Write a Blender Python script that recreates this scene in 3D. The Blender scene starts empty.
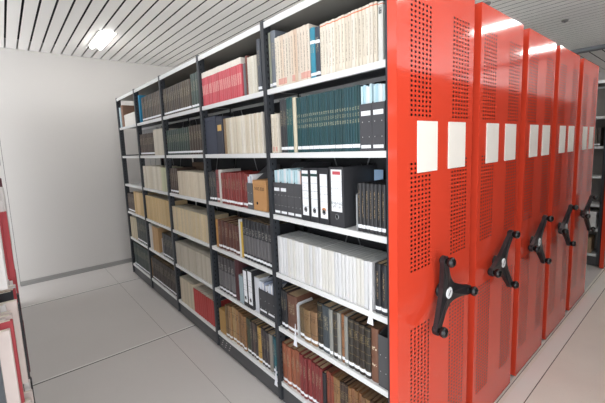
import bpy, bmesh, math, random
from mathutils import Matrix, Vector
random.seed(7)
PI = math.pi
scene = bpy.context.scene
COL = scene.collection

# ------------------------------------------------------------------ camera, world, light, exposure
cam_data = bpy.data.cameras.new('camera')
cam_data.sensor_width = 36.0
cam_data.lens = 349.77 / 605 * 36.0
cam_data.shift_y = -10.7 / 605
cam_data.clip_start = 0.01
cam_data.clip_end = 60
cam = bpy.data.objects.new('camera', cam_data)
COL.objects.link(cam)
cam.matrix_world = (Matrix.Translation((.8675, -1.1959, 1.635)) @ Matrix.Rotation(.8674, 4, 'Z')
                    @ Matrix.Rotation(1.4462, 4, 'X') @ Matrix.Rotation(-.0380, 4, 'Z'))
scene.camera = cam

world = bpy.data.worlds.new('room_daylight')
scene.world = world
world.use_nodes = True
wb = world.node_tree.nodes['Background']
wb.inputs[0].default_value = (.93, .96, 1.0, 1)
wb.inputs[1].default_value = 2.6
vs = scene.view_settings
vs.view_transform = 'Standard'
vs.look = 'None'
vs.gamma = 1
vs.use_curve_mapping = False
vs.exposure = 0.38
TUBE = 20.0

# ------------------------------------------------------------------ materials
def lin(h):
    c = [int(h[i:i + 2], 16) / 255 for i in (0, 2, 4)]
    return tuple(x / 12.92 if x <= .04045 else ((x + .055) / 1.055) ** 2.4 for x in c) + (1,)

MATS = {}
class NT:
    def __init__(self, name):
        self.m = bpy.data.materials.new(name)
        self.m.use_nodes = True
        self.t = self.m.node_tree
        self.b = self.t.nodes['Principled BSDF']
    def n(self, typ, **kw):
        o = self.t.nodes.new(typ)
        for k, v in kw.items(): setattr(o, k, v)
        return o
    def l(self, a, b): self.t.links.new(a, b)
    def math(self, op, a, b=None, c=None):
        o = self.n('ShaderNodeMath', operation=op)
        for i, v in enumerate((a, b, c)):
            if v is None: continue
            if isinstance(v, (int, float)): o.inputs[i].default_value = v
            else: self.l(v, o.inputs[i])
        return o.outputs[0]
    def mix(self, fac, a, b):
        o = self.n('ShaderNodeMix', data_type='RGBA')
        for i, v in ((0, fac), (6, a), (7, b)):
            if isinstance(v, (int, float)): o.inputs[i].default_value = v
            elif isinstance(v, tuple): o.inputs[i].default_value = v
            else: self.l(v, o.inputs[i])
        return o.outputs[2]
    def noise(self, scale, vec=None, detail=3):
        o = self.n('ShaderNodeTexNoise')
        o.inputs['Scale'].default_value = scale
        o.inputs['Detail'].default_value = detail
        if vec is not None: self.l(vec, o.inputs['Vector'])
        return o.outputs['Fac']
    def gen(self):
        tc = self.n('ShaderNodeTexCoord')
        sp = self.n('ShaderNodeSeparateXYZ')
        self.l(tc.outputs['Generated'], sp.inputs[0])
        return sp.outputs[0], sp.outputs[1], sp.outputs[2], tc
    def band(self, v, a, b):
        return self.math('MULTIPLY', self.math('GREATER_THAN', v, a), self.math('LESS_THAN', v, b))

def mat(hexc, rough=.5, metal=0, var=0.0, nscale=0, namt=.0, spec=.5, name=None):
    key = (hexc, rough, metal, var, nscale, namt, spec)
    if key in MATS: return MATS[key]
    k = NT(name or 'surface_' + hexc)
    c = lin(hexc)
    out = None
    fac = None
    if var:
        oi = k.n('ShaderNodeObjectInfo')
        fac = k.math('MULTIPLY_ADD', oi.outputs['Random'], 2 * var, 1 - var)
    if nscale:
        tc = k.n('ShaderNodeTexCoord')
        nz = k.noise(nscale, tc.outputs['Object'])
        f2 = k.math('MULTIPLY_ADD', nz, 2 * namt, 1 - namt)
        fac = f2 if fac is None else k.math('MULTIPLY', fac, f2)
    if fac is not None:
        hsv = k.n('ShaderNodeHueSaturation')
        hsv.inputs['Color'].default_value = c
        k.l(fac, hsv.inputs['Value'])
        k.l(hsv.outputs[0], k.b.inputs['Base Color'])
    else:
        k.b.inputs['Base Color'].default_value = c
    k.b.inputs['Roughness'].default_value = rough
    k.b.inputs['Metallic'].default_value = metal
    k.b.inputs['Specular IOR Level'].default_value = spec
    MATS[key] = k.m
    return k.m

def spine_mat(hexc, style, old=False):
    """cover cloth/paper with the printing of its spine; the printing is on the spine (front) only"""
    key = ('spine', hexc, style)
    if key in MATS: return MATS[key]
    k = NT('cover_%s_%s' % (style, hexc))
    gx, gy, gz, tc = k.gen()
    oi = k.n('ShaderNodeObjectInfo')
    rnd = oi.outputs['Random']
    off = k.n('ShaderNodeVectorMath', operation='ADD')
    cmb = k.n('ShaderNodeCombineXYZ')
    k.l(k.math('MULTIPLY', rnd, 37.0), cmb.inputs[0]); k.l(k.math('MULTIPLY', rnd, 11.0), cmb.inputs[2])
    k.l(tc.outputs['Generated'], off.inputs[0]); k.l(cmb.outputs[0], off.inputs[1])
    front = k.math('LESS_THAN', gy, .07)
    col = lin(hexc)
    hsv = k.n('ShaderNodeHueSaturation')
    hsv.inputs['Color'].default_value = tuple(v * (.84 if min(col[:3]) > .35 else 1) for v in col[:3]) + (1,)
    amt = .34 if style in ('worn', 'calf') else .13
    n1 = k.noise(7, off.outputs[0], 5)
    k.l(k.math('ADD', k.math('MULTIPLY_ADD', rnd, .14 if style != 'worn' else .3, (.93 if style != 'worn' else .85) - amt / 2), k.math('MULTIPLY', n1, amt)), hsv.inputs['Value'])
    c = hsv.outputs[0]
    # stretched noise for lettering
    mp = k.n('ShaderNodeMapping')
    k.l(off.outputs[0], mp.inputs[0])
    def letters(sx, sz, thr, z0, z1, x0=.2, x1=.8):
        mp = k.n('ShaderNodeMapping')
        mp.inputs['Scale'].default_value = (sx, 0, sz)
        k.l(off.outputs[0], mp.inputs[0])
        nz = k.noise(1, mp.outputs[0], 1)
        m = k.math('GREATER_THAN', nz, thr)
        m = k.math('MULTIPLY', m, k.band(gz, z0, z1))
        m = k.math('MULTIPLY', m, k.band(gx, x0, x1))
        return k.math('MULTIPLY', m, front)
    def zb(z0, z1): return k.math('MULTIPLY', k.band(gz, z0, z1), front)
    gold = lin('8d7c58')
    if style == 'goldrows':
        g2 = lin('a9a68a')
        c = k.mix(k.math('MULTIPLY', letters(5, 90, .5, .44, .50), .75), c, g2)
        c = k.mix(k.math('MULTIPLY', letters(5, 90, .5, .54, .60), .55), c, g2)
        c = k.mix(k.math('MULTIPLY', letters(5, 90, .5, .64, .69), .75), c, g2)
    elif style == 'giltvert':
        c = k.mix(letters(4, 60, .54, .3, .85, .38, .62), c, lin('a08a6a'))
    elif style == 'goldbands':
        for z in (.13, .3, .47, .64, .8, .95): c = k.mix(k.math('MULTIPLY', zb(z, z + .010), .6), c, gold)
        c = k.mix(k.math('MULTIPLY', letters(5, 70, .52, .67, .78), .7), c, gold)
    elif style == 'calf':
        c = k.mix(letters(4, 40, .5, .6, .66), c, lin('d8c9b0'))
        c = k.mix(letters(4, 40, .5, .3, .34), c, lin('d8c9b0'))
    elif style == 'worn':
        m = k.math('GREATER_THAN', k.noise(22, off.outputs[0], 4), .6)
        c = k.mix(k.math('MULTIPLY', m, .25), c, lin('a08766'))
        c = k.mix(letters(4, 60, .52, .68, .8), c, lin('4a3320'))
        c = k.mix(zb(.3, .312), c, lin('3c2a1c')); c = k.mix(zb(.84, .85), c, lin('3c2a1c'))
    elif style == 'dots':
        c = k.mix(letters(3, 70, .5, .18, .9, .35, .65), c, lin('8d8377'))
        c = k.mix(k.math('MULTIPLY', zb(.04, .16), k.math('GREATER_THAN', rnd, .45)), c, lin('cf9d90'))
    elif style == 'orangetop':
        c = k.mix(zb(.945, .965), c, lin('cf6a3c'))
        c = k.mix(letters(3, 80, .5, .15, .85, .35, .65), c, lin('97897a'))
    elif style == 'blackmarks':
        c = k.mix(k.band(gz, .955, .97), c, lin('cf6a3c'))
        c = k.mix(letters(2, 110, .45, .8, .93, .25, .8), c, lin('2c2c2e'))
    elif style == 'redband':
        white = lin('ddd6cc')
        c = k.mix(k.math('GREATER_THAN', gz, .84), c, white)
        c = k.mix(k.math('MULTIPLY', letters(3, 60, .4, .33, .62, .2, .85), .55), c, lin('ddb3a8'))
    elif style == 'ridge':
        c = k.mix(k.math('MULTIPLY', letters(3, 50, .56, .2, .85, .35, .65), .5), c, lin('8d8a84'))
    elif style == 'greypanel':
        c = k.mix(k.math('MULTIPLY', zb(.16, .6), .75), c, lin('6c6a6c'))
        c = k.mix(letters(4, 50, .52, .64, .8), c, lin('8c8a86'))
    elif style in ('label', 'toplabel'):
        c = k.mix(k.math('MULTIPLY', letters(4, 60, .53, .5, .8), .5), c, lin('a89c80'))
    # a hairline joint at each edge of the spine
    k.l(c, k.b.inputs['Base Color'])
    k.b.inputs['Roughness'].default_value = .42 if style not in ('report', 'dots', 'ridge', 'orangetop', 'plain') else .6
    bm = k.n('ShaderNodeBump'); bm.inputs['Strength'].default_value = .15; bm.inputs['Distance'].default_value = .002
    k.l(k.noise(90, off.outputs[0], 2), bm.inputs['Height']); k.l(bm.outputs[0], k.b.inputs['Normal'])
    MATS[key] = k.m
    return k.m

def page_mat(hexc):
    key = ('page', hexc)
    if key in MATS: return MATS[key]
    k = NT('paper_edges_' + hexc)
    tc = k.n('ShaderNodeTexCoord')
    mp = k.n('ShaderNodeMapping'); mp.inputs['Scale'].default_value = (900, 6, 6)
    k.l(tc.outputs['Object'], mp.inputs[0])
    nz = k.noise(1, mp.outputs[0], 2)
    hsv = k.n('ShaderNodeHueSaturation'); hsv.inputs['Color'].default_value = lin(hexc)
    k.l(k.math('MULTIPLY_ADD', nz, .5, .75), hsv.inputs['Value'])
    k.l(hsv.outputs[0], k.b.inputs['Base Color'])
    k.b.inputs['Roughness'].default_value = .8
    MATS[key] = k.m
    return k.m

def label_mat(kind):
    """white paper with faint printed lines"""
    key = ('lab', kind)
    if key in MATS: return MATS[key]
    k = NT('printed_label_' + kind)
    gx, gy, gz, tc = k.gen()
    c = lin('eceef2')
    mp = k.n('ShaderNodeMapping'); mp.inputs['Scale'].default_value = (7, 1, 46)
    k.l(tc.outputs['Generated'], mp.inputs[0])
    if kind == 'small':
        m = k.math('MULTIPLY', k.math('GREATER_THAN', k.noise(1, mp.outputs[0], 1), .62), .45)
        c = k.mix(m, c, lin('55565c'))
    else:
        for z in (.2, .38, .55, .72): c = k.mix(k.band(gz, z, z + .006), c, lin('8f97a3'))
        nz = k.math('GREATER_THAN', k.noise(1, mp.outputs[0], 1), .6)
        c = k.mix(k.math('MULTIPLY', k.math('MULTIPLY', nz, k.band(gz, .4, .7)), .4), c, lin('6a6f78'))
        if kind == 'green':
            c = k.mix(k.math('MULTIPLY', k.band(gz, .87, .93), 1.0), c, lin('2d4a47'))
        if kind == 'red':
            c = k.mix(k.math('MULTIPLY', k.band(gz, .88, .96), k.band(gx, .15, .9)), c, lin('c0545c'))
            nn = k.math('GREATER_THAN', k.noise(1, mp.outputs[0], 1), .5)
            c = k.mix(k.math('MULTIPLY', k.math('MULTIPLY', nn, k.band(gz, .08, .24)), .5), c, lin('4a4c52'))
        if kind == 'orange':
            dx = k.math('DIVIDE', k.math('SUBTRACT', gx, .5), .3); dz = k.math('DIVIDE', k.math('SUBTRACT', gz, .2), .045)
            r = k.math('ADD', k.math('MULTIPLY', dx, dx), k.math('MULTIPLY', dz, dz))
            c = k.mix(k.math('LESS_THAN', r, 1), c, lin('c9834a'))
    if isinstance(c, tuple): k.b.inputs['Base Color'].default_value = c
    else: k.l(c, k.b.inputs['Base Color'])
    k.b.inputs['Roughness'].default_value = .5
    MATS[key] = k.m
    return k.m

# ------------------------------------------------------------------ mesh helpers
def add_box(bm, x0, y0, z0, x1, y1, z1, mi=0):
    v = [bm.verts.new(p) for p in ((x0, y0, z0), (x1, y0, z0), (x1, y1, z0), (x0, y1, z0),
                                   (x0, y0, z1), (x1, y0, z1), (x1, y1, z1), (x0, y1, z1))]
    for f in ((0, 3, 2, 1), (4, 5, 6, 7), (0, 1, 5, 4), (1, 2, 6, 5), (2, 3, 7, 6), (3, 0, 4, 7)):
        fc = bm.faces.new([v[i] for i in f]); fc.material_index = mi
def add_prism(bm, poly, axis, a, b, mi=0):
    """extrude a 2D polygon along an axis; the polygon is in the two other axes in x,y,z order"""
    def P(p, t):
        return {'x': (t, p[0], p[1]), 'y': (p[0], t, p[1]), 'z': (p[0], p[1], t)}[axis]
    A = [bm.verts.new(P(p, a)) for p in poly]; B = [bm.verts.new(P(p, b)) for p in poly]
    n = len(poly)
    for i in range(n):
        bm.faces.new((A[i], A[(i + 1) % n], B[(i + 1) % n], B[i])).material_index = mi
    bm.faces.new(A[::-1]).material_index = mi; bm.faces.new(B).material_index = mi
def add_lathe(bm, prof, o, axis='x', seg=16, mi=0):
    """prof = [(t, r)] revolved about the axis through o"""
    rings = []
    for t, r in prof:
        ring = []
        for i in range(seg):
            a = 2 * PI * i / seg
            c, s = r * math.cos(a), r * math.sin(a)
            p = {'x': (t, c, s), 'y': (c, t, s), 'z': (c, s, t)}[axis]
            ring.append(bm.verts.new((o[0] + p[0], o[1] + p[1], o[2] + p[2])))
        rings.append(ring)
    for a, b in zip(rings, rings[1:]):
        for i in range(seg):
            f = bm.faces.new((a[i], a[(i + 1) % seg], b[(i + 1) % seg], b[i])); f.material_index = mi; f.smooth = True
    bm.faces.new(rings[0][::-1]).material_index = mi; bm.faces.new(rings[-1]).material_index = mi
def mesh_of(name, bm, mats):
    bmesh.ops.recalc_face_normals(bm, faces=bm.faces)
    me = bpy.data.meshes.new(name)
    bm.to_mesh(me); bm.free()
    for m in (mats if isinstance(mats, (list, tuple)) else [mats]): me.materials.append(m)
    return me
def link(name, data, parent=None, loc=(0, 0, 0)):
    o = bpy.data.objects.new(name, data)
    COL.objects.link(o)
    o.location = loc
    if parent is not None: o.parent = parent
    return o
def obj(name, bm, mats, parent=None, loc=(0, 0, 0)):
    return link(name, mesh_of(name, bm, mats), parent, loc)
def tag(o, label, cat, group=None):
    n = len(label.split())
    assert 4 <= n <= 16, (n, label)
    o['label'] = label; o['category'] = cat
    if group: o['group'] = group
    return o
def struct(o):
    o['kind'] = 'structure'
    return o
def bevel(bm, w, seg=2):
    bmesh.ops.bevel(bm, geom=list(bm.edges), offset=w, segments=seg, profile=.6, affect='EDGES', clamp_overlap=True)

# ------------------------------------------------------------------ the setting
CEIL = 2.96
M_wall = mat('cac6c2', .75, nscale=1.3, namt=.012, name='painted_wall')
M_ceil = mat('f7f4f0', .45, nscale=.7, namt=.02, name='ceiling_slat')
M_dark = mat('141416', .9, name='plenum_dark')
M_grey = mat('93918e', .5, name='baseboard_grey')

bm = bmesh.new(); add_box(bm, -4.95, -1.19, 0, -4.8, 8.6, 3.4)
struct(obj('wall_left', bm, M_wall))
bm = bmesh.new(); add_box(bm, -4.95, -2.6, 0, -4.8, -1.194, 3.4)
struct(obj('wall_panel_left', bm, M_wall)).name = 'wall_left_near'
bm = bmesh.new(); add_box(bm, -4.9, -1.194, 0, -4.81, -1.19, CEIL)
struct(obj('trim_1', bm, mat('3c3a38', .7)))
bm = bmesh.new(); add_box(bm, -4.8, -1.19, 0, -4.785, 8.5, .055); add_box(bm, -4.785, -1.19, 0, -4.765, 8.5, .012)
struct(obj('baseboard_left', bm, M_grey))
bm = bmesh.new(); add_box(bm, -4.95, 8.5, 0, 3.0, 8.65, 3.4)
struct(obj('wall_back', bm, M_wall))

# floor: grey sheet tiles of the shelving platform, beige floor beyond the ends
k = NT('platform_floor'); tc = k.n('ShaderNodeTexCoord')
hs = k.n('ShaderNodeHueSaturation'); hs.inputs['Color'].default_value = lin('cbc6c3')
k.l(k.math('ADD', k.math('MULTIPLY_ADD', k.noise(1.2, tc.outputs['Object'], 3), .1, .93), k.math('MULTIPLY', k.noise(160, tc.outputs['Object'], 2), .05)), hs.inputs['Value'])
k.l(hs.outputs[0], k.b.inputs['Base Color']); k.b.inputs['Roughness'].default_value = .38
M_plat = k.m
k = NT('beige_floor'); tc = k.n('ShaderNodeTexCoord')
hs = k.n('ShaderNodeHueSaturation'); hs.inputs['Color'].default_value = lin('ebe6dc')
k.l(k.math('ADD', k.math('MULTIPLY_ADD', k.noise(3, tc.outputs['Object'], 4), .16, .9), k.math('MULTIPLY', k.math('GREATER_THAN', k.noise(60, tc.outputs['Object'], 3), .68), -.08)), hs.inputs['Value'])
k.l(hs.outputs[0], k.b.inputs['Base Color']); k.b.inputs['Roughness'].default_value = .35
M_beige = k.m
bm = bmesh.new()
add_box(bm, -4.95, -2.6, -.1, .075, 8.6, 0, 0)
add_box(bm, .075, -2.6, -.1, 3.0, 8.6, 0, 1)
struct(obj('floor', bm, [M_plat, M_beige]))
bm = bmesh.new(); add_box(bm, .118, -2.6, 0, .205, 8.5, .0025)
struct(obj('trim_2', bm, mat('ece8e2', .4, name='ramp_strip')))
bm = bmesh.new(); add_box(bm, .205, -2.6, 0, .210, 8.5, .001); add_box(bm, .092, -2.6, 0, .096, 8.5, .001)
struct(obj('trim_3', bm, mat('6a625c', .8)))
bm = bmesh.new()
for x in (-3.95, -2.22, -.5):
    add_box(bm, x - .010, -2.6, .0, x + .008, 8.5, .002, 0)
    add_box(bm, x + .008, -2.6, .0, x + .017, 8.5, .001, 1)
struct(obj('trim_4', bm, [mat('e4e2de', .35, name='rail_steel'), mat('3a3838', .7)]))
bm = bmesh.new()
for x0, x1 in ((-4.76, -3.962), (-3.93, -2.232), (-2.2, -.512), (-.48, .07)):
    add_box(bm, x0, -.240, 0, x1, -.2375, .0006)
struct(obj('trim_5', bm, mat('77716e', .8, name='floor_joint')))

# ceiling: long slats with open joints below a dark plenum
bm = bmesh.new()
add_box(bm, -4.95, -2.6, 3.08, 3.0, 8.6, 3.2, 1)
PITCH, GAP = .1135, .018
LX = [-3.87, -1.4, 1.0]
LY = [-1.87, -.165, 1.62, 3.38, 5.09]
y = -1.026 - PITCH * 14 + GAP / 2
light_slots = []
while y < 5.62:
    y1 = y + PITCH - GAP
    cuts = []
    for ly in LY:
        if y < ly + .05 and y1 > ly - .05:
            cuts += [(lx - .36, lx + .36) for lx in LX if not ly < -1]
    x = -4.8
    for a, b in sorted(cuts):
        if a > x: add_box(bm, x, y, CEIL, a, y1, CEIL + .003)
        x = b
    add_box(bm, x, y, CEIL, 3.0, y1, CEIL + .003)
    y += PITCH
x = -4.79
while x < 2.95:
    add_box(bm, x, 5.82, CEIL, x + .14, 8.5, CEIL + .003); x += .158
struct(obj('ceiling', bm, [M_ceil, M_dark]))
bm = bmesh.new(); add_box(bm, -4.8, 5.66, CEIL - .05, 3.0, 5.80, CEIL + .03)
struct(obj('trim_6', bm, mat('6c7076', .5, name='ceiling_bar')))

# ------------------------------------------------------------------ ceiling lamps
k = NT('lamp_tube'); k.b.inputs['Base Color'].default_value = (1, 1, 1, 1)
k.b.inputs['Emission Color'].default_value = (1, .985, .95, 1); k.b.inputs['Emission Strength'].default_value = TUBE
M_tube = k.m
M_case = mat('aaa8a4', .35, name='lamp_housing')
bm = bmesh.new()
add_box(bm, -.355, -.095, .004, .355, .095, .06)
add_box(bm, -.355, -.095, -.006, .355, -.083, .004); add_box(bm, -.355, .083, -.006, .355, .095, .004)
case_me = mesh_of('housing', bm, M_case)
bm = bmesh.new()
add_lathe(bm, [(-.32, .010), (-.315, .020), (.315, .020), (.32, .010)], (0, 0, 0), 'x', 12)
tube_me = mesh_of('tube', bm, M_tube)
WHERE = {}
def ceiling_lamp(x, y, label):
    r = link('ceiling_lamp', None, None, (x, y, CEIL))
    tag(r, label, 'lamp', 'twin-tube ceiling lamps between the slats')
    link('housing', case_me, r)
    for s in (-1, 1): link('tube', tube_me, r, (0, s * .042, -.012))
    return r
for i, lx in enumerate(LX):
    for j, ly in enumerate(LY):
        if ly < -1: continue
        lab = ('twin-tube ceiling lamp above the aisle near the blank wall' if (i, j) == (0, 1) else
               'twin-tube ceiling lamp %s, %s' % (['near the blank wall', 'over the middle bays', 'above the red end panels', 'far right of the room'][i],
                                                  ['behind the photographer', 'first row', 'second row back', 'third row back', 'fourth row back'][j]))
        ceiling_lamp(lx, ly, lab)

# ------------------------------------------------------------------ shelving carriages
LV = {1: 1.9676, 2: 1.6064, 3: 1.2424, 4: .8810, 5: .5308, 6: .1584}
POSTX = [0.0, -.823, -1.689, -2.538, -3.373, -4.15]
M_post = mat('34373c', .42, .2, name='dark_grey_steel')
M_board = mat('dcdddd', .4, name='light_grey_shelf_enamel')
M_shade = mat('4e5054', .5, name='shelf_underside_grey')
M_kick = mat('4a4a4c', .5, .1, name='kick_plate_grey')
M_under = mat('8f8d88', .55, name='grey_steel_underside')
DEPTH = .53
def post_mesh(y0, y1, ztop=2.345):
    bm = bmesh.new()
    add_box(bm, 0, y0, .03, .03, y0 + .004, ztop); add_box(bm, 0, y0 + .004, .03, .004, y1, ztop)
    add_box(bm, .026, y0 + .004, .03, .03, y1, ztop)
    # slot perforations as small raised dark marks on both flanks are cut as rows of slots
    z = .1
    while z < ztop - .06:
        add_box(bm, -.0006, y0 + .016, z, 0, y0 + .024, z + .014, 1); add_box(bm, .030, y0 + .016, z, .0306, y0 + .024, z + .014, 1)
        z += .035
    return mesh_of('upright', bm, [M_post, M_dark])
front_post = post_mesh(-.006, .045)
rear_post = post_mesh(DEPTH - .04, DEPTH)
bm = bmesh.new()
add_box(bm, .008, .046, 0, .022, DEPTH - .041, .02)
end_brace = mesh_of('side_brace', bm, M_post)
board_me = {}
for n in range(5):
    x1 = POSTX[n] - (.03 if n else 0) ; x0 = POSTX[n + 1]
    bm = bmesh.new()
    add_box(bm, x0 + .002, .0, -.028, x1 - .002, .003, 0)
    add_box(bm, x0 + .002, .003, -.004, x1 - .002, .255, -.001)
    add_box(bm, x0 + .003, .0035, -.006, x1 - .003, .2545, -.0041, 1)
    add_box(bm, x0 + .002, .003, -.028, x1 - .002, .018, -.024)
    add_box(bm, x0 + .002, .252, -.028, x1 - .002, .255, 0)
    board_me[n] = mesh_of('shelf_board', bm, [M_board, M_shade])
    bm = bmesh.new()
    add_box(bm, x0 + .002, .275, -.028, x1 - .002, DEPTH, -.001)
    board_me[n, 'r'] = mesh_of('shelf_board', bm, M_board)
bm = bmesh.new()
add_box(bm, -4.18, -.003, 2.303, .03, .003, 2.336, 0)
add_box(bm, -4.18, .003, 2.322, .03, DEPTH + .01, 2.330, 1); add_box(bm, -4.18, .003, 2.3301, .03, DEPTH + .01, 2.336, 0)  # white upper sheet added to bounce lamp light onto the ceiling
cover_me = mesh_of('top_cover', bm, [M_board, M_under])
bm = bmesh.new()
add_box(bm, -4.17, .012, .012, .03, .02, .13, 0)
for cx in (-1.72, -1.66, -1.6, -1.54):
    for dz in (0, 1, 2):
        add_box(bm, cx + dz * .012, .0115, .045 + dz * .022, cx + dz * .012 + .014, .012, .052 + dz * .022, 1)
add_box(bm, -4.17, DEPTH - .02, .012, .03, DEPTH - .01, .13, 0)
kick_me = mesh_of('kick_plate', bm, [M_kick, mat('c9c9c6', .5)])
bm = bmesh.new()
for n in range(4):
    x1 = POSTX[n] - .035; x0 = POSTX[n + 1] + .005
    if n >= 4: continue
    add_box(bm, x0, .264, .14, x1, .267, 2.3)
back_me = mesh_of('back_fill_sheet', bm, mat('2a2b2e', .8, name='back_depth_shade'))  # stand-in for open backs; its dark colour paints the unlit depth behind books
grey_back_me = back_me.copy(); grey_back_me.materials.clear(); grey_back_me.materials.append(mat('8b8681', .6, name='grey_back_sheet'))
def brace_mesh(n):
    bm = bmesh.new()
    x1 = POSTX[n] - .04; x0 = POSTX[n + 1] + .01
    for (za, zb) in ((.2, 2.25), (2.25, .2)):
        d = .012
        add_prism(bm, [(x0, za - d), (x1, zb - d), (x1, zb + d), (x0, za + d)], 'y', .2575 if za < zb else .2605, .2595 if za < zb else .2625)
    return mesh_of('cross_brace', bm, mat('8a8c90', .4, .4))
brace_me = {n: brace_mesh(n) for n in (0, 1, 2, 3, 4)}

tie_me = {}
for n in range(5):
    bm = bmesh.new(); add_box(bm, POSTX[n + 1] + .004, .225, 2.262, POSTX[n] - .034, .232, 2.285)
    tie_me[n] = mesh_of('tie_bar', bm, M_board)
# red end panel with punched holes
def red_material():
    k = NT('glossy_red_enamel')
    k.b.inputs['Base Color'].default_value = lin('d0432d')
    k.b.inputs['Roughness'].default_value = .1
    k.b.inputs['Specular IOR Level'].default_value = .5
    return k.m
M_red = red_material()
M_panel_shade = mat('3f100a', .7, name='end_panel_inner_shade')
FX = .086
def end_panel(parent, c, ya, yb, zt=2.336):
    """c = centre of the hole strips, ya..yb = extent; sheet punched with real holes"""
    bm = bmesh.new()
    PY, PZ, HW, HH = .0275, .0186, .0135, .0092
    zb = .012
    strips = [(c - .252, 6), (c + .085, 6)]
    bands = [(.20, .86), (1.095, 1.575), (1.735, 2.185)]
    ys = [ya]; colhole = []
    for s, n in strips:
        for i in range(n):
            a = s + i * PY + (PY - HW) / 2
            ys += [a, a + HW]
    ys.append(yb)
    zs = [zb]
    for a, b in bands:
        n = int((b - a) / PZ)
        for i in range(n):
            t = a + i * PZ + (PZ - HH) / 2
            zs += [t, t + HH]
    zs.append(zt)
    V = [[bm.verts.new((FX, yy, zz)) for zz in zs] for yy in ys]
    for i in range(len(ys) - 1):
        for j in range(len(zs) - 1):
            if i % 2 == 1 and j % 2 == 1: continue
            bm.faces.new((V[i][j], V[i + 1][j], V[i + 1][j + 1], V[i][j + 1]))
    # folded edges
    def q(*p): bm.faces.new([bm.verts.new(t) for t in p])
    xb = .045
    add_box(bm, xb, ya, zb, FX - .0005, ya + .0015, zt); add_box(bm, xb, yb - .0015, zb, FX - .0005, yb, zt)
    add_box(bm, xb, ya + .0015, zt - .0015, FX - .0005, yb - .0015, zt); add_box(bm, xb, ya + .0015, zb, FX - .0005, yb - .0015, zb + .0015)
    add_box(bm, FX - .014, ya + .002, zb + .002, FX - .012, yb - .002, zt - .002, 1)  # dark sheet puts the shade behind the punched holes into its colour
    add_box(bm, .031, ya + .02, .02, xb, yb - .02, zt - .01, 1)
    p = obj('end_panel', bm, [M_red, M_panel_shade], parent)
    for a, b in ((-.2, -.042), (.053, .218)):
        bm = bmesh.new()
        add_box(bm, FX + .0005, c + a, 1.512, FX + .004, c + b, 1.722)
        bevel(bm, .0012, 1)
        h = obj('label_card', bm, mat('ece6dd', .35, name='white_label_card'), p)
        h['label'] = 'blank white card holder'
    return p
M_blk = mat('1c1b1e', .35, name='black_handle_plastic')
M_knob = mat('111113', .25, name='black_knob_plastic')
def hand_wheel(parent, cy, cz, ang):
    bm = bmesh.new()
    tipR, R = .023, .174
    pts = []
    for k_ in range(3):
        a = math.radians(ang + 120 * k_)
        ca, sa = math.cos(a), math.sin(a)
        side = [(.030, .050), (.05, .041), (.08, .033), (.11, .028), (.14, .0245), (R - .004, tipR)]
        loc = [(r, -w) for r, w in side]
        for t in range(-80, 81, 20):
            loc.append((R + tipR * math.cos(math.radians(t)), tipR * math.sin(math.radians(t))))
        loc += [(r, w) for r, w in side[::-1]]
        pts += [(r * ca - w * sa, r * sa + w * ca) for r, w in loc]
    # cranked arms: hub sits nearer the panel, the tips further out
    def xof(y, z):
        d = math.hypot(y, z)
        return .034 + .020 * min(1, d / R) ** 1.5
    top = [bm.verts.new((xof(*p) + .010, p[0], p[1])) for p in pts]
    bot = [bm.verts.new((xof(*p) - .010, p[0], p[1])) for p in pts]
    n = len(pts)
    cenT = bm.verts.new((.049, 0, 0)); cenB = bm.verts.new((.022, 0, 0))
    for i in range(n):
        j = (i + 1) % n
        bm.faces.new((top[i], top[j], bot[j], bot[i]))
        bm.faces.new((top[i], top[j], cenT)); bm.faces.new((bot[j], bot[i], cenB))
    add_lathe(bm, [(.0005, .032), (.008, .032), (.012, .026), (.04, .026)], (0, 0, 0), 'x', 24)
    w = obj('hand_wheel', bm, M_blk, parent, (FX, cy, cz))
    w['label'] = 'black three-armed hand wheel'
    bm = bmesh.new(); add_lathe(bm, [(.040, .027), (.0505, .027), (.0525, .024)], (0, 0, 0), 'x', 28, 0)
    add_box(bm, .0525, -.0025, -.015, .0532, .0025, .015, 1)
    bmesh.ops.rotate(bm, verts=bm.verts, cent=(0, 0, 0), matrix=Matrix.Rotation(-.7, 3, 'X'))
    c = obj('hub_cap', bm, [mat('dedfe0', .3), mat('55565a', .5)], w); c['label'] = 'white round cap with a dark slot'
    for k_ in range(3):
        a = math.radians(ang + 120 * k_)
        bm = bmesh.new()
        add_lathe(bm, [(.038, .016), (.058, .016), (.061, .011), (.068, .011), (.071, .017), (.077, .021), (.086, .0235), (.094, .021), (.100, .014), (.102, .006)], (0, 0, 0), 'x', 18)
        obj('knob', bm, M_knob, w, (0, R * math.cos(a), R * math.sin(a)))
    return w

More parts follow.
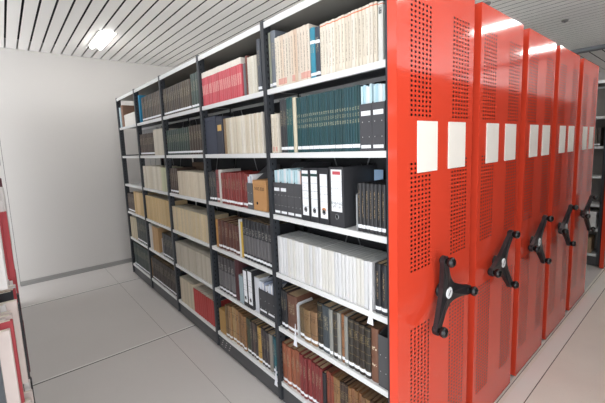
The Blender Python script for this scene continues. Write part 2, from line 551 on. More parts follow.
low_front = post_mesh(-.006, .045, 2.295); low_rear = post_mesh(DEPTH - .04, DEPTH, 2.295)
SHIFT6 = {1: -.10, 2: -.10, 3: -.10, 4: -.09, 5: -.05, 6: 0}
def carriage(y0, label, c, ya, yb, ang, wheel=None, full=True):
    r = link('mobile_shelving', None, None, (0, y0, 0))
    tag(r, label, 'shelving', 'red-ended mobile shelving carriages standing in a row')
    for n, x in enumerate(POSTX):
        px = x - .03 if n else 0
        link('upright', front_post if y0 == 0 else low_front, r, (px, 0, 0)); link('upright', rear_post if y0 == 0 else low_rear, r, (px, 0, 0))
        for bz in (.4, 1.0, 1.6, 2.2): link('side_brace', end_brace, r, (px, 0, bz))
    for n in range(5):
        for lv in range(1, 7):
            dz = SHIFT6[lv] if y0 > 4 else 0
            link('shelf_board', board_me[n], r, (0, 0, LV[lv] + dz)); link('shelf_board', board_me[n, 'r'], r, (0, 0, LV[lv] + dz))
        if y0 < 4: link('cross_brace', brace_me[n], r)
    for n in range(5): link('tie_bar', tie_me[n], r, (0, 0, 0 if y0 == 0 else -.05))
    link('top_cover', cover_me, r, (0, 0, 0 if y0 == 0 else -.049)); link('kick_plate', kick_me, r); link('back_fill_sheet', back_me if y0 < 4 else grey_back_me, r)
    end_panel(r, c - y0, ya - y0, yb - y0, 2.336 if y0 == 0 else 2.300)
    hand_wheel(r, wheel[0] - y0, wheel[1], ang)
    return r
CAR = [(0.0, 'front carriage full of books with its widest red end panel', .281, -.055, .575, 109, (.27, .957)),
       (.675, 'second carriage, red end panel just behind the front one', .94, .655, 1.228, 62, (.90, .94)),
       (1.345, 'third carriage, middle one of the red end panels', 1.605, 1.325, 1.885, 61, (1.53, .93)),
       (2.005, 'fourth carriage, red end panel before the last tall one', 2.275, 1.987, 2.563, 60, (2.2, .915)),
       (2.71, 'fifth carriage, farthest tall red end panel before the cross aisle', 3.0, 2.695, 3.30, 57, (2.93, .91)),
       (4.32, 'separate carriage beyond the gap, its grey shelves facing the photographer', 4.6, 4.265, 4.88, 70, (4.6, .935))]
for y0, lab, c, ya, yb, ang, wh in CAR: carriage(y0, lab, c, ya, yb, ang, wh)

# unseen row across the aisle, its dark ends and length shaped for panel reflections
def opposite(y0, c, ya, yb, label):
    r = link('mobile_shelving', None, None, (1.34, y0, 0)); r.rotation_euler = (0, 0, PI)
    tag(r, label, 'shelving', 'unseen grey-ended carriages set across the aisle for panel reflections')
    bm = bmesh.new(); add_box(bm, -.9, -.55, .02, -.05, -.005, 2.33)
    bm2 = bmesh.new()
    for lv in LV.values(): add_box(bm2, -.95, -.56, lv - .028, .03, -.005, lv)
    bm.free(); obj('shelves', bm2, M_board, r)
    bm = bmesh.new(); add_box(bm, -.95, -.56, 2.31, .03, -.005, 2.336); obj('top_cover', bm, M_board, r)  # pale top likewise bounces lamp light up to the ceiling
    bm = bmesh.new()
    for px in (-.95, 0):
        for py in (-.56, -.04): add_box(bm, px, py, .02, px + .03, py + .035, 2.31)
    obj('uprights', bm, M_post, r)
    bm = bmesh.new(); add_box(bm, .031, -.58, .012, .086, 0, 2.336); bevel(bm, .002, 1)
    obj('end_panel', bm, mat('453e3c', .5, name='grey_end_panel'), r)
for i in range(12):
    ys = .68 * i
    opposite(ys, 0, 0, 0, 'unseen grey-ended carriage set across the aisle for panel reflections, %s from the camera' % ['first', 'second', 'third', 'fourth', 'fifth', 'sixth', 'seventh', 'eighth', 'ninth', 'tenth', 'eleventh', 'twelfth'][i])

# ------------------------------------------------------------------ books and files
SH = {1: 'top shelf', 2: 'second shelf', 3: 'third shelf', 4: 'fourth shelf', 5: 'fifth shelf', 6: 'bottom shelf'}
BAY = {1: 'nearest bay', 2: 'second bay', 3: 'middle bay', 4: 'fourth bay', 5: 'farthest bay'}
ORD = ['second', 'third', 'fourth', 'fifth', 'sixth', 'seventh', 'eighth']
def pos(i, n, limit=8):
    if n == 1: return ''
    if i == 0: return ', leftmost of row' if n > 2 else ', left one'
    if i == n - 1: return ', rightmost of row' if n > 2 else ', right one'
    if n <= limit: return ', %s from left' % ORD[i - 1]
    return ', inside its row'

def volume_meshes(t, h, d, cover, hard, tape, page, topl=False):
    """cover (with rounded spine), page block, spine label"""
    bm = bmesh.new()
    w = .0028 if hard else .0006
    rb = min(.007, t * .22) if hard else min(.004, t * .18)
    arc = []
    for i in range(7):
        a = PI * i / 6
        arc.append((t / 2 - (t / 2) * math.cos(a), rb - rb * math.sin(a)))
    poly = arc + [(t, d), (t - w, d), (t - w, rb + .004), (w, rb + .004), (w, d), (0, d)]
    add_prism(bm, poly, 'z', 0, h)
    for f in bm.faces:
        if abs(f.normal.z) < .5: f.smooth = False
    cov = mesh_of('cover', bm, cover)
    bm = bmesh.new()
    g = .0035 if hard else .0004
    add_box(bm, w + .0002, rb + .0042, g, t - w - .0002, d - g, h - g)
    pg = mesh_of('page_block', bm, page)
    lab = None
    if tape is not None:
        z0, z1 = tape
        bm = bmesh.new()
        out = [(x, y - .0006) for x, y in arc]
        if t > .012:
            poly = [(x, y) for x, y in out] + [(x, y + .0005) for x, y in arc[::-1]]
        else: poly = [(x, y) for x, y in out] + [(x, y + .0005) for x, y in arc[::-1]]
        add_prism(bm, poly, 'z', z0, z1)
        lab = mesh_of('spine_label', bm, label_mat('small'))
    return cov, pg, lab

def build_volume(name, x, y, z, t, h, d, style, hexc, label, group, parts=True):
    hard = name == 'bound_volume'
    old = style in ('worn', 'goldbands', 'calf')
    page = page_mat('7a614a' if old else ('b39c7c' if hard else ('aeb0ae' if style == 'report' else 'cfc8b8')))
    tape = None
    if parts:
        if style in ('label', 'goldrows', 'giltvert', 'goldbands', 'worn', 'greypanel'): tape = (.016, .032)
        if style == 'toplabel': tape = (h - .075, h - .06)
    key = (name, round(t, 4), round(h, 3), round(d, 3), style, hexc, tape is not None)
    if key not in VC:
        VC[key] = volume_meshes(t, h, d, spine_mat(hexc, style), hard, tape, page)
    cov, pg, lab = VC[key]
    o = link(name, cov, None, (x, y, z))
    tag(o, label, 'book' if hard else 'journal', group)
    link('page_block', pg, o)
    if lab: link('spine_label', lab, o)
    if style == 'toplabel':
        _, _, l2 = volume_meshes(t, h, d, spine_mat(hexc, style), hard, (.012, .026), page)
        link('spine_label', l2, o)
    return o
VC = {}

def build_file(x, y, z, t, h, content, hexc, label, group):
    """cardboard magazine file: low front, sloping sides, open top"""
    d = .235; hb = min(h + .11, .30); w = .002
    m = mat(hexc, .6, nscale=40, namt=.05)
    o = link('magazine_file', None, None, (x, y, z)); tag(o, label, 'magazine file', group)
    bm = bmesh.new(); add_box(bm, 0, 0, 0, t, w, h); obj('front_board', bm, m, o)
    bm = bmesh.new()
    for xx in (0, t - w): add_prism(bm, [(w, 0), (d, 0), (d, hb), (d - .06, hb), (w, h)], 'x', xx, xx + w)
    add_box(bm, w, d - w, 0, t - w, d, hb); add_box(bm, w, w, 0, t - w, d - w, w)
    obj('body', bm, m, o)
    bm = bmesh.new()
    for px in (.22, .78):
        for pz in (.3, .62): add_lathe(bm, [(-.0010, .001), (-.0008, .0022), (0, .0022)], (t * px, 0, h * pz), 'y', 8)
    obj('rivets', bm, mat('c8c8c8', .3, .8), o)
    if content != 'empty':
        for (a, b, z0, z1) in (((.12, .9, h - .05, h - .03), (.1, .9, .012, .026)) if content == 'blue' else ((.1, .9, .03, .042),)):
            if content == 'blue' and z0 > .05 and 'third shelf' in label and ('third from' in label or 'rightmost' in label): continue
            bm = bmesh.new(); add_box(bm, t * a, -.001, z0, t * b, 0, z1); obj('paper_label', bm, label_mat('small'), o)
        n = 5; cols = {'blue': ['bcd6dd', 'a9cdd8', 'c9d9de', 'd8dce0', 'c8a294'], 'white': ['d5d9e2', 'c6ccd8', 'e2e2e4', '8d97ac', 'd9d9dc']}[content]
        iw = (t - 2 * w - .002) / n
        for i in range(n):
            bm = bmesh.new()
            hh = (h + .075 + random.uniform(-.006, .006)) if content == 'blue' else h + random.uniform(.03, .06)
            add_box(bm, w + .001 + i * iw, .006 + random.random() * .004, w, w + .001 + (i + .93) * iw, d - .02, hh)
            c = cols[i] if i < 4 or 'rightmost' in label or content == 'white' else cols[0]
            obj('booklet', bm, mat(c, .6, name='booklet_paper'), o)
    return o

def build_binder(x, y, z, t, h, style, hexc, label, group):
    d = .245; m = mat(hexc, .45, nscale=60, namt=.06)
    o = link('ring_binder', None, None, (x, y, z)); tag(o, label, 'ring binder', group)
    bm = bmesh.new(); w = .0025
    add_box(bm, 0, 0, 0, t, w, h); add_box(bm, 0, w, 0, w, d, h); add_box(bm, t - w, w, 0, t, d, h)
    obj('cover', bm, m, o)
    bm = bmesh.new(); add_box(bm, w + .002, .02, .012, t - w - .002, d - .01, h - .015); obj('papers', bm, page_mat('cfd0cf'), o)
    bm = bmesh.new()
    z0 = .075 if style == 'red' else .03
    add_box(bm, t * .14, -.0012, z0, t * .86, 0, h - (.03 if style == 'orange' else .012)); obj('spine_label', bm, label_mat(style), o)
    bm = bmesh.new()
    zc = .05 if style == 'red' else .062
    N = 20; R1, R2 = .0125, .008
    ring = [[bm.verts.new((t / 2 + r * math.cos(2 * PI * i / N), yy, zc + r * 1.15 * math.sin(2 * PI * i / N))) for i in range(N)] for r, yy in ((R1, -.0014), (R1 * .9, -.003), (R2, -.003), (R2 * .9, -.0014))]
    for a, b in zip(ring, ring[1:]):
        for i in range(N): bm.faces.new((a[i], a[(i + 1) % N], b[(i + 1) % N], b[i]))
    obj('finger_ring', bm, mat('9fa2a6', .25, .9), o)
    bm = bmesh.new(); add_lathe(bm, [(-.0016, .0072), (-.0013, .0075)], (t / 2, 0, zc), 'y', 14); obj('finger_hole', bm, M_dark, o)
    return o

def build_box(x, y, z, t, h, style, hexc, label, group, d=.25):
    m = mat(hexc, .65, nscale=25, namt=.05)
    bm = bmesh.new(); add_box(bm, 0, 0, 0, t, d, h - .03); bevel(bm, .0015, 1)
    o = obj('archive_box', bm, m, None, (x, y, z)); tag(o, label, 'box', group)
    bm = bmesh.new(); add_box(bm, -.0 + .0, -.001, h - .0295, t, d, h); bevel(bm, .0015, 1)
    obj('lid', bm, m, o)
    if style == 'tan':
        bm = bmesh.new(); add_box(bm, t * .2, -.001, h * .62, t * .8, 0, h * .78); obj('paper_label', bm, mat('c9a25e', .6), o)
    if style == 'nvs':
        cu = bpy.data.curves.new('lettering', 'FONT'); cu.body = 'NVS 020'; cu.size = .03; cu.align_x = 'CENTER'; cu.extrude = .0002
        tmp = bpy.data.objects.new('lettering', cu); COL.objects.link(tmp)
        bpy.context.view_layer.update()
        me = bpy.data.meshes.new_from_object(tmp); bpy.data.objects.remove(tmp)
        me.materials.clear(); me.materials.append(mat('2a2320', .7))
        t_ = link('lettering', me, o, (t / 2, -.0004, h - .064)); t_.rotation_euler = (PI / 2, 0, 0)
        bm = bmesh.new(); add_lathe(bm, [(-.0006, .009), (-.0002, .010)], (t * .3, 0, h * .24), 'y', 16); obj('finger_hole', bm, M_dark, o)
    return o

def build_bookend(x, y, z, h, style, hexc, label):
    bm = bmesh.new()
    add_prism(bm, [(.0, 0), (.14, 0), (.14, h * .8), (.12, h), (.012, h), (0, h * .95)], 'x', 0, .0012)
    m = mat(hexc, .4, .2)
    o = obj('bookend', bm, m, None, (x, y, z)); tag(o, label, 'bookend')
    bm = bmesh.new(); add_box(bm, -.0, .0, .0003, .0012 + .001, .14, .0012); obj('foot', bm, m, o)
    if style == 'tab':
        bm = bmesh.new()
        add_prism(bm, [(-.026, -.062), (.010, -.062), (.006, -.03), (.003, .03), (.0012, .08), (-.0012, .08), (-.012, -.01)], 'y', -.0162, -.0146)
        t_ = obj('tab', bm, mat('e9eaf0', .5), o)
    return o

ROWS = [
    (1, 1, 'bound_volume', 1, -0.847, -0.798, 0.311, ['8d9080'], 'tall olive grey bound volume', 'label', {}),
    (1, 1, 'bound_volume', 1, -0.796, -0.751, 0.309, ['666c74'], 'tall slate grey bound volume', 'label', {}),
    (1, 1, 'journal', 12, -0.749, -0.464, 0.265, ['e6dccb', 'ddcab6', 'e4d6c6', 'd9bfa8'], 'cream and pink-beige paperback journal', 'dots', {}),
    (1, 1, 'bound_volume', 1, -0.463, -0.425, 0.237, ['2a8097'], 'teal blue bound volume', 'toplabel', {}),
    (1, 1, 'bound_volume', 1, -0.423, -0.392, 0.232, ['2b3442'], 'dark navy bound volume', 'toplabel', {}),
    (1, 1, 'journal', 17, -0.388, -0.053, 0.236, ['e9e0d0', 'e5dac8', 'ebe2d4'], 'cream journal with an orange line along its head', 'orangetop', {}),
    (1, 1, 'journal', 1, -0.05, -0.024, 0.228, ['e6e6e0'], 'thick white paper-covered volume with black marks near its head', 'blackmarks', {}),
    (1, 2, 'journal', 5, -0.836, -0.753, 0.221, ['e8dfcf', 'ddd2bf'], 'cream journal', 'dots', {}),
    (1, 2, 'bound_volume', 2, -0.741, -0.677, 0.294, ['35363a'], 'charcoal bound volume', 'label', {}),
    (1, 2, 'bound_volume', 2, -0.675, -0.62, 0.292, ['1d4a4c'], 'dark teal green bound volume', 'label', {}),
    (1, 2, 'journal', 1, -0.614, -0.587, 0.287, ['d9cfb6'], 'single cream journal standing among green volumes', 'plain', {}),
    (1, 2, 'bound_volume', 28, -0.581, -0.151, 0.285, ['173f42', '1b4249', '163a3e'], 'dark green bound volume with faint gold lettering', 'goldrows', {}),
    (1, 2, 'magazine_file', 2, -0.149, -0.017, 0.201, ['46464a'], 'dark grey magazine file holding pale blue papers', 'blue', {}),
    (1, 3, 'magazine_file', 4, -0.832, -0.565, 0.192, ['4b4b4e'], 'dark grey magazine file holding pale blue booklets', 'blue', {}),
    (1, 3, 'ring_binder', 1, -0.559, -0.493, 0.281, ['2c2d31'], 'black ring binder with a long white spine label', 'green', {}),
    (1, 3, 'ring_binder', 1, -0.49, -0.424, 0.283, ['2c2d31'], 'black ring binder with a white and green spine label', 'green', {}),
    (1, 3, 'ring_binder', 1, -0.421, -0.351, 0.284, ['2c2d31'], 'black ring binder with an orange mark on its white label', 'orange', {}),
    (1, 3, 'ring_binder', 1, -0.346, -0.249, 0.291, ['37373a'], 'thick dark grey ring binder with a red-topped white label', 'red', {}),
    (1, 3, 'bookend', 1, -0.185, -0.179, 0.174, ['d8dadc'], 'white sheet metal bookend', '', {}),
    (1, 3, 'bound_volume', 7, -0.174, -0.019, 0.221, ['28282b', '2d2c2e'], 'thin black bound volume with gilt vertical lettering', 'giltvert', {}),
    (1, 4, 'journal', 30, -0.811, -0.095, 0.228, ['dedcd6', 'dfdfde', 'e2e2e3', 'dadbdd'], 'white paper-covered report', 'report', {}),
    (1, 4, 'bookend', 1, -0.092, -0.088, 0.12, ['e4e4e6'], 'white bookend with a tab hanging over the shelf edge', 'tab', {}),
    (1, 4, 'bound_volume', 2, -0.082, -0.016, 0.227, ['222328'], 'thick black bound volume with gilt marks', 'giltvert', {}),
    (1, 5, 'bound_volume', 2, -0.811, -0.75, 0.243, ['232327'], 'black bound volume with pale top edge', 'label', {}),
    (1, 5, 'bound_volume', 1, -0.748, -0.658, 0.236, ['5d3f33'], 'wide dark brown cloth volume', 'label', {}),
    (1, 5, 'bookend', 1, -0.656, -0.647, 0.202, ['dfe0e2'], 'white bookend with a hanging tab', 'tab', {}),
    (1, 5, 'bound_volume', 1, -0.638, -0.594, 0.196, ['5b4c36'], 'olive brown old leather volume', 'worn', {}),
    (1, 5, 'bound_volume', 2, -0.594, -0.484, 0.199, ['7c6244', '765a40'], 'tan old leather volume', 'worn', {}),
    (1, 5, 'bound_volume', 1, -0.484, -0.443, 0.262, ['262522'], 'black volume with gold ornament beside tan leather volumes', 'goldbands', {}),
    (1, 5, 'bound_volume', 1, -0.442, -0.385, 0.262, ['3a4146'], 'slate cloth volume', 'label', {}),
    (1, 5, 'bound_volume', 1, -0.384, -0.359, 0.26, ['7d7d78'], 'grey cloth volume', 'label', {}),
    (1, 5, 'bound_volume', 1, -0.358, -0.33, 0.26, ['2e2b28'], 'black half-leather volume between two grey volumes', 'goldbands', {}),
    (1, 5, 'bound_volume', 1, -0.329, -0.305, 0.26, ['86857f'], 'light grey cloth volume', 'label', {}),
    (1, 5, 'bound_volume', 1, -0.304, -0.279, 0.26, ['8b5f3f'], 'tan and dark spotted volume', 'worn', {}),
    (1, 5, 'bound_volume', 1, -0.278, -0.255, 0.26, ['80807c'], 'narrow grey cloth volume', 'label', {}),
    (1, 5, 'bound_volume', 4, -0.254, -0.113, 0.258, ['2b241f', '2c2823'], 'black leather volume with raised gilt bands', 'goldbands', {}),
    (1, 5, 'bound_volume', 1, -0.113, -0.069, 0.262, ['6a4736'], 'brown calf volume with pale gilt title', 'calf', {}),
    (1, 5, 'magazine_file', 1, -0.064, -0.01, 0.25, ['48484a'], 'empty dark grey cardboard magazine file', 'empty', {}),
    (1, 6, 'bound_volume', 4, -0.821, -0.652, 0.262, ['8a5038', '8c533c'], 'orange-brown cloth volume', 'label', {}),
    (1, 6, 'bound_volume', 6, -0.651, -0.451, 0.26, ['7a3130', '722c2c'], 'red cloth volume', 'label', {}),
    (1, 6, 'bound_volume', 1, -0.451, -0.425, 0.25, ['232125'], 'slim black volume', 'plain', {}),
    (1, 6, 'bound_volume', 3, -0.424, -0.368, 0.262, ['7a3a2a', '6c3328'], 'red-brown leather volume', 'worn', {}),
    (1, 6, 'bound_volume', 2, -0.367, -0.323, 0.262, ['80603f'], 'tan leather volume', 'worn', {}),
    (1, 6, 'bound_volume', 3, -0.322, -0.262, 0.26, ['3a2c26', '4a372c'], 'very dark brown leather volume', 'goldbands', {}),
    (1, 6, 'bound_volume', 4, -0.262, -0.173, 0.26, ['7d5838', '704a30'], 'ochre leather volume', 'worn', {}),
    (1, 6, 'bound_volume', 6, -0.173, -0.025, 0.258, ['614630', '785a3b', '4e382a'], 'mottled brown leather volume', 'worn', {}),
    (2, 1, 'journal', 21, -1.704, -1.112, 0.243, ['c4505a', 'c04a54'], 'red and white banded journal', 'redband', {}),
    (2, 1, 'bookend', 1, -1.102, -1.078, 0.203, ['9b9ea2'], 'grey sheet metal bookend', '', {}),
    (2, 1, 'bound_volume', 1, -1.073, -1.045, 0.24, ['6b3d33'], 'thin red-brown volume', 'plain', {}),
    (2, 1, 'journal', 4, -1.041, -0.942, 0.221, ['e4dfd2', 'dbd4c4'], 'white paper journal', 'ridge', {}),
    (2, 1, 'bound_volume', 1, -0.937, -0.899, 0.3, ['4a4e55'], 'tall dark slate volume', 'label', {}),
    (2, 2, 'archive_box', 1, -1.697, -1.505, 0.276, ['3c4150'], 'dark blue-grey archive box', '', {}),
    (2, 2, 'archive_box', 1, -1.499, -1.404, 0.266, ['3a3d48'], 'narrow navy archive box with a small tan label', 'tan', {}),
    (2, 2, 'journal', 2, -1.393, -1.319, 0.244, ['8d7558', 'cfc3ab'], 'brown-edged journal', 'ridge', {}),
    (2, 2, 'journal', 24, -1.315, -0.897, 0.244, ['e2d9c6', 'd8ccb8', 'e6dfd2'], 'cream journal', 'ridge', {}),
    (2, 3, 'bound_volume', 3, -1.713, -1.588, 0.234, ['3a3838'], 'dark charcoal volume', 'label', {}),
    (2, 3, 'bound_volume', 1, -1.583, -1.531, 0.245, ['8a4a4c'], 'dusty red spotted volume', 'worn', {}),
    (2, 3, 'journal', 1, -1.526, -1.491, 0.247, ['e0dcd6'], 'thin white journal', 'plain', {}),
    (2, 3, 'bound_volume', 10, -1.486, -1.125, 0.233, ['7c2f2c', '82322e'], 'brick red bound volume', 'label', {}),
    (2, 3, 'magazine_file', 1, -1.121, -1.055, 0.171, ['5a5a5c'], 'narrow grey magazine file with white papers', 'white', {}),
    (2, 3, 'archive_box', 1, -1.052, -0.903, 0.194, ['b98a5a'], 'tan cardboard archive box with black lettering', 'nvs', {}),
    (2, 4, 'journal', 1, -1.635, -1.594, 0.223, ['b3854e'], 'thin tan journal', 'plain', {}),
    (2, 4, 'bound_volume', 6, -1.59, -1.276, 0.221, ['5e3a30', '563530'], 'chestnut brown bound volume', 'label', {}),
    (2, 4, 'journal', 1, -1.273, -1.245, 0.271, ['dcdcd8'], 'thin white journal beside a yellow one', 'plain', {}),
    (2, 4, 'journal', 1, -1.243, -1.223, 0.26, ['c9a646'], 'thin yellow journal', 'plain', {}),
    (2, 4, 'bound_volume', 9, -1.219, -0.868, 0.278, ['242428', '2a2a2e'], 'black bound volume with a grey lower panel', 'greypanel', {}),
    (2, 5, 'bound_volume', 5, -1.632, -1.37, 0.285, ['403c3e', '3a3638'], 'charcoal volume with a paler lower panel', 'greypanel', {}),
    (2, 5, 'bound_volume', 1, -1.368, -1.313, 0.311, ['4e2b2e'], 'dark maroon volume', 'plain', {}),
    (2, 5, 'journal', 1, -1.314, -1.247, 0.2, ['a9bcc3'], 'pale blue booklet', 'plain', {}),
    (2, 5, 'ring_binder', 1, -1.24, -1.182, 0.272, ['26262a'], 'slim black ring binder with white label, beside the pale blue booklet', 'plain', {}),
    (2, 5, 'ring_binder', 1, -1.18, -1.114, 0.28, ['26262a'], 'slim black ring binder with white label, beside the white folder', 'plain', {}),
    (2, 5, 'journal', 1, -1.111, -1.048, 0.24, ['dcdfe6'], 'white folder with a blue corner', 'plain', {}),
    (2, 5, 'magazine_file', 2, -1.048, -0.847, 0.179, ['3e3e41'], 'dark grey magazine file stuffed with white papers', 'white', {}),
    (2, 6, 'archive_box', 1, -1.666, -1.564, 0.202, ['a98550'], 'ochre cardboard file box', '', {}),
    (2, 6, 'bound_volume', 1, -1.565, -1.517, 0.27, ['6d563a'], 'olive brown thin volume', 'worn', {}),
    (2, 6, 'bound_volume', 3, -1.516, -1.374, 0.275, ['9a7650', 'a88a60'], 'tan worn volume', 'worn', {}),
    (2, 6, 'bound_volume', 3, -1.376, -1.259, 0.27, ['7c5b3e', '8a6238'], 'brown worn volume', 'worn', {}),
    (2, 6, 'bound_volume', 1, -1.259, -1.205, 0.265, ['41483a'], 'dark green worn volume', 'worn', {}),
    (2, 6, 'bound_volume', 3, -1.208, -1.109, 0.262, ['3c3534', '584640'], 'dark brown slim volume', 'label', {}),
    (2, 6, 'bound_volume', 1, -1.109, -1.066, 0.262, ['a68548'], 'golden ochre volume', 'worn', {}),
    (2, 6, 'bound_volume', 3, -1.067, -0.964, 0.262, ['42393a', '343034'], 'near-black slim volume', 'label', {}),
    (2, 6, 'bound_volume', 1, -0.964, -0.931, 0.262, ['8a847c'], 'grey pasteboard volume', 'plain', {}),
    (2, 6, 'bound_volume', 2, -0.931, -0.88, 0.255, ['2b4b56', '22606b'], 'petrol blue volume', 'label', {}),
    (2, 6, 'bookend', 1, -0.876, -0.87, 0.1, ['e4e4e6'], 'small white bookend with a hanging tab', 'tab', {}),
    (3, 1, 'bound_volume', 14, -2.558, -1.909, 0.245, ['4b4137', '423a34', '504538'], 'dark brown bound volume', 'label', {}),
    (3, 1, 'bound_volume', 3, -1.898, -1.754, 0.27, ['3a4a45'], 'grey-green bound volume', 'label', {}),
    (3, 2, 'bound_volume', 11, -2.524, -2.01, 0.23, ['30423c', '2c3c3a'], 'dark green bound volume', 'label', {}),
    (3, 2, 'bound_volume', 5, -2.006, -1.753, 0.235, ['43372f'], 'dark brown bound volume', 'label', {}),
    (3, 3, 'bound_volume', 4, -2.548, -2.339, 0.24, ['4a3b33'], 'brown bound volume', 'label', {}),
    (3, 3, 'journal', 14, -2.329, -1.73, 0.217, ['d8c9b2', 'dccfba'], 'cream journal', 'plain', {}),
    (3, 3, 'archive_box', 1, -2.433, -2.146, 0.285, ['6e5a48'], 'brown box standing at the back of the shelf', '', {'back': 1}),
    (3, 4, 'journal', 20, -2.566, -1.72, 0.23, ['d2c1a3', 'cbb896'], 'yellowish cream journal', 'ridge', {}),
    (3, 5, 'journal', 20, -2.534, -1.7, 0.226, ['bcb3a2', 'c2b9aa'], 'grey-beige journal', 'plain', {}),
    (3, 6, 'journal', 8, -2.491, -2.173, 0.25, ['c6baa5', 'beb19b'], 'pale beige journal', 'plain', {}),
    (3, 6, 'journal', 11, -2.184, -1.707, 0.225, ['a63a38'], 'red journal with a pale top', 'plain', {}),
    (4, 1, 'folder', 1, -3.326, -3.226, 0.3, ['2a86b0'], 'bright blue folder', '', {}),
    (4, 1, 'bound_volume', 12, -3.203, -2.62, 0.255, ['4a4038', '3c3834', '544840'], 'dark brown bound volume', 'label', {}),
    (4, 2, 'bound_volume', 11, -3.419, -2.911, 0.235, ['43372f', '4a3d36'], 'dark brown bound volume', 'label', {}),
    (4, 2, 'journal', 6, -2.902, -2.632, 0.26, ['d6cebf'], 'off-white journal', 'plain', {}),
    (4, 3, 'journal', 15, -3.405, -2.764, 0.246, ['d8ceba', 'e0d8c8'], 'cream journal', 'ridge', {}),
    (4, 3, 'journal', 3, -2.766, -2.619, 0.24, ['c8c9a8'], 'pale green journal', 'plain', {}),
    (4, 4, 'journal', 19, -3.379, -2.571, 0.27, ['c8ad80', 'c2a678'], 'tan journal', 'ridge', {}),
    (4, 5, 'journal', 2, -3.338, -3.233, 0.29, ['d6d2cc', 'c9c5bf'], 'white journal', 'plain', {}),
    (4, 5, 'journal', 5, -3.236, -3.045, 0.28, ['b08d64'], 'tan journal', 'plain', {}),
    (4, 5, 'bookend', 1, -2.953, -2.92, 0.19, ['d6d6d6'], 'white metal bookend', '', {}),
    (4, 5, 'bound_volume', 8, -2.916, -2.558, 0.25, ['2c2c2e'], 'black bound volume', 'label', {}),
    (4, 6, 'bound_volume', 2, -3.446, -3.359, 0.24, ['8e6a42'], 'thin tan volume', 'plain', {}),
    (4, 6, 'bound_volume', 18, -3.358, -2.522, 0.27, ['352a27', '2f2624'], 'blackish brown bound volume', 'label', {}),
    (5, 1, 'journal', 3, -4.196, -4.069, 0.25, ['a8c8d4', 'dfe4e4'], 'pale blue journal', 'plain', {}),
    (5, 1, 'journal', 2, -4.06, -3.976, 0.27, ['8a6a58'], 'brown journal', 'plain', {}),
    (5, 1, 'archive_box', 1, -3.926, -3.482, 0.14, ['e4e0da'], 'low white box', '', {}),
    (5, 4, 'bound_volume', 7, -4.2, -3.857, 0.24, ['4d403a'], 'dark brown bound volume', 'label', {}),
    (5, 4, 'journal', 10, -3.853, -3.45, 0.28, ['c4a678', 'cdb28a'], 'tan journal', 'plain', {}),
    (5, 5, 'journal', 7, -4.135, -3.847, 0.28, ['b8ab92', 'a39880'], 'grey-beige journal', 'plain', {}),
    (5, 5, 'bound_volume', 10, -3.86, -3.406, 0.3, ['2c3432'], 'dark grey-green bound volume', 'label', {}),
    (5, 6, 'bound_volume', 15, -4.095, -3.37, 0.31, ['22322f', '1e2c2a'], 'dark green bound volume', 'label', {}),
]
LAST = {}
for (bay, lv, kind, n, x0, x1, h, cols, desc, style, opt) in ROWS:
    lo = POSTX[bay] + .004; hi = POSTX[bay - 1] - (.034 if bay > 1 else .004)
    if not opt.get('back'):
        x0 = max(x0, lo, LAST.get((bay, lv), -9) + .0005); LAST[bay, lv] = x1 = min(x1, hi)
    t = (x1 - x0) / n
    z = LV[lv]
    for i in range(n):
        label = '%s%s, %s, %s' % (desc, pos(i, n), SH[lv], BAY[bay])
        group = '%s row, %s, %s' % (desc, SH[lv], BAY[bay]) if n > 1 else None
        xx = x0 + i * t
        hexc = cols[i % len(cols)] if style in ('plain', 'report', 'ridge', 'label', 'worn', 'goldrows', 'greypanel', 'redband') and n < 10 else cols[int(random.random() * len(cols))]
        if kind in ('bound_volume', 'journal'):
            loose = style in ('worn', 'calf', 'goldbands', 'plain', 'label') and bay <= 2
            hj = random.choice((-.006, -.003, 0, .003)) if loose and n < 20 else random.choice((-.001, 0, 0, .001))
            yj = random.uniform(.0, .010) if loose else random.uniform(0, .003)
            d = .205 if lv in (5, 6) and bay == 1 else (.19 if kind == 'bound_volume' else .175)
            build_volume(kind, xx + .0005, .009 + yj, z + .0005, t - .0012, h + hj, d, style, hexc, label, group)
        elif kind == 'magazine_file':
            build_file(xx + .0005, .010, z + .0005, t - .001, h, style, hexc, label, group)
        elif kind == 'ring_binder':
            build_binder(xx + .0005, -.0 + .006, z + .0005, t - .001, min(h, .318), style, hexc, label, group)
        elif kind == 'archive_box':
            build_box(xx + .0005, .205 if opt.get('back') else .012, z + .0005, t - .001, h, style, hexc, label, group, d=.05 if opt.get('back') else .2)
        elif kind == 'folder':
            bm = bmesh.new(); add_box(bm, 0, 0, 0, .002, .2, h); add_box(bm, .002, 0, 0, t * .4, .002, h); add_box(bm, t * .4, 0, 0, t * .4 + .002, .2, h)
            o = obj('folder', bm, mat(hexc, .4), None, (xx + .0005, .02, z + .0005)); tag(o, label, 'folder')
            bm = bmesh.new(); add_box(bm, .003, .004, .002, t * .4 - .001, .19, h - .01); obj('papers', bm, page_mat('cfd0cf'), o)
        elif kind == 'bookend':
            build_bookend(xx + t / 2 - .0006, .014, z + .0005, h, style, hexc, label)

# pale blue sheet standing behind the thick binder
bm = bmesh.new(); add_box(bm, 0, 0, 0, .055, .002, .265); o = obj('folder', bm, mat('9fbede', .5), None, (-.243, .225, LV[3] + .0005))
tag(o, 'pale blue folder standing at the back beside the thick ring binder', 'folder')

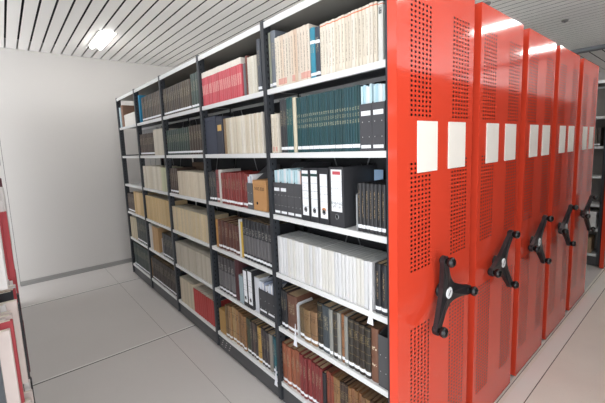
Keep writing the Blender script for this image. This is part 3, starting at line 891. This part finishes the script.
# ------------------------------------------------------------------ shelving on the left, seen along its face
LY0 = -1.262
r = link('open_shelving', None, None, (0, LY0, 0))
tag(r, 'shelving at the left edge seen along its face, crammed with booklets', 'shelving')
for i, x in enumerate((-.40, -1.05, -2.05, -3.05, -4.1)):
    bm = bmesh.new(); add_box(bm, x, -.04, .0, x + .03, 0, 2.33); add_box(bm, x, -.40, .0, x + .03, -.36, 2.33); add_box(bm, x + .01, -.36, 1.1, x + .02, -.04, 1.14)
    obj('upright', bm, M_post, r)
for lv, z in LV.items():
    for a, b in ((-4.07, -3.052), (-3.018, -2.052), (-2.018, -1.052), (-1.018, -.402)):
        bm = bmesh.new(); add_box(bm, a, -.39, z - .028, b, -.012, z); obj('shelf_board', bm, M_board, r)
bm = bmesh.new(); add_box(bm, -4.1, -.4, 2.332, -.37, 0, 2.35); obj('top_cover', bm, M_board, r)
LC = [('dcd8d6', 'white'), ('e6e2e0', 'white'), ('cfcaca', 'white'), ('5a2430', 'maroon'), ('26262a', 'black'), ('e2dedb', 'white'), ('9c3238', 'red'), ('4a3a36', 'dark brown'), ('d2c3bd', 'pale pink')]
for lv in range(1, 7):
    for (a, b) in ((-1.015, -.41), (-1.99, -1.06)):
        x = a + .005
        while x < b - .05:
            t = random.uniform(.018, .034) if a > -1.5 else .05
            hexc, cn = random.choice(LC)
            if x > -.75:
                hexc, cn = random.choice((LC[0], LC[1], LC[4], LC[6], LC[8])); t = random.uniform(.010, .018)
            jut = random.choice((.0, .012, .024, .034, .044, .052, .058))
            if lv == 1: jut *= .3
            t = round(t, 3)
            if x > -.56: jut = min(jut, .045) * .85
            h = random.choice((.22, .25, .27, .29))
            build_volume('booklet' if cn in ('white', 'pale pink') else 'book', x, 0, 0, t, h, .19, 'plain', hexc,
                         '%s spine poking out of left-edge shelving, %s' % (cn, SH[lv]), '%s books poking out of the left shelving, %s' % (cn, SH[lv]))
            o = COL.objects[-1]
            o = bpy.data.objects[o.name]
            root = o.parent or o
            root.rotation_euler = (0, 0, PI); root.location = (x + t, LY0 + jut, LV[lv] + .0005)
            x += t + .003
    for (a, b) in ((-3.01, -2.06), (-4.06, -3.055)):
        x = a + .01
        while x < b - .13:
            o = build_box(x, 0, LV[lv] + .0005, .12, .26, '', random.choice(('8e8a84', 'c9c2b6', '5c4a40')), 'archive box in far part of left-edge shelving, %s' % SH[lv], 'archive boxes in the far part of the left shelving, %s' % SH[lv], d=.22)
            o.rotation_euler = (0, 0, PI); o.location = (x + .12, LY0 - .005, LV[lv] + .0005)
            x += .125

# ------------------------------------------------------------------ things on the separate carriage beyond the gap
Y6 = 4.32
o = build_box(-.36, Y6 + .02, LV[6] + .0005, .3, .2, '', 'a58a6c', 'brown cardboard box on the low shelf of the far carriage', None, d=.2)
for i in range(6):
    bm = bmesh.new(); add_box(bm, 0, 0, 0, .24, .2, .034); bevel(bm, .003, 1)
    o = obj('paper_stack', bm, mat('d9d9d8', .6), None, (-.27 + .004 * (i % 2), Y6 + .02, LV[5] - .05 + .0005 + i * .036))
    tag(o, 'white bundle of papers on far carriage, %s' % ['lowest of pile', 'second from below', 'third from below', 'fourth from below', 'fifth from below', 'topmost of pile'][i], 'paper stack', 'white paper bundles on the far carriage')
for i in range(9):
    build_volume('bound_volume', -.36 + i * .036, Y6 + .012, LV[2] - .10 + .0005, .035, .2 + .01 * (i % 3), .19, 'worn', ['4a4440', '5e554c', '3a3634'][i % 3],
                 'dark mottled volume on the far carriage%s' % pos(i, 9), 'dark volumes on the far carriage')

bm = bmesh.new(); add_box(bm, POSTX[5] + .002, .264, LV[2] + .002, POSTX[4] - .032, .267, LV[1] - .03)
o = obj('grey_back_sheet', bm, mat('a5a5a6', .6), bpy.data.objects['mobile_shelving'])
o['label'] = 'light grey sheet behind the empty second shelf'
for (x, y, lab) in ((-.674, 2.562, 'small round detector on the ceiling above the second carriage'), (-.344, 3.858, 'small round detector farther back on the slatted ceiling')):
    bm = bmesh.new(); add_lathe(bm, [(-.02, .02), (-.017, .03), (-.001, .036)], (0, 0, 0), 'z', 24)
    o = obj('smoke_detector', bm, mat('7a7774', .5), None, (x, y, CEIL)); tag(o, lab, 'smoke detector')
    bm = bmesh.new(); add_lathe(bm, [(-.028, .008), (-.0202, .013)], (0, 0, 0), 'z', 16); obj('sensor_cap', bm, mat('4a4846', .5), o)
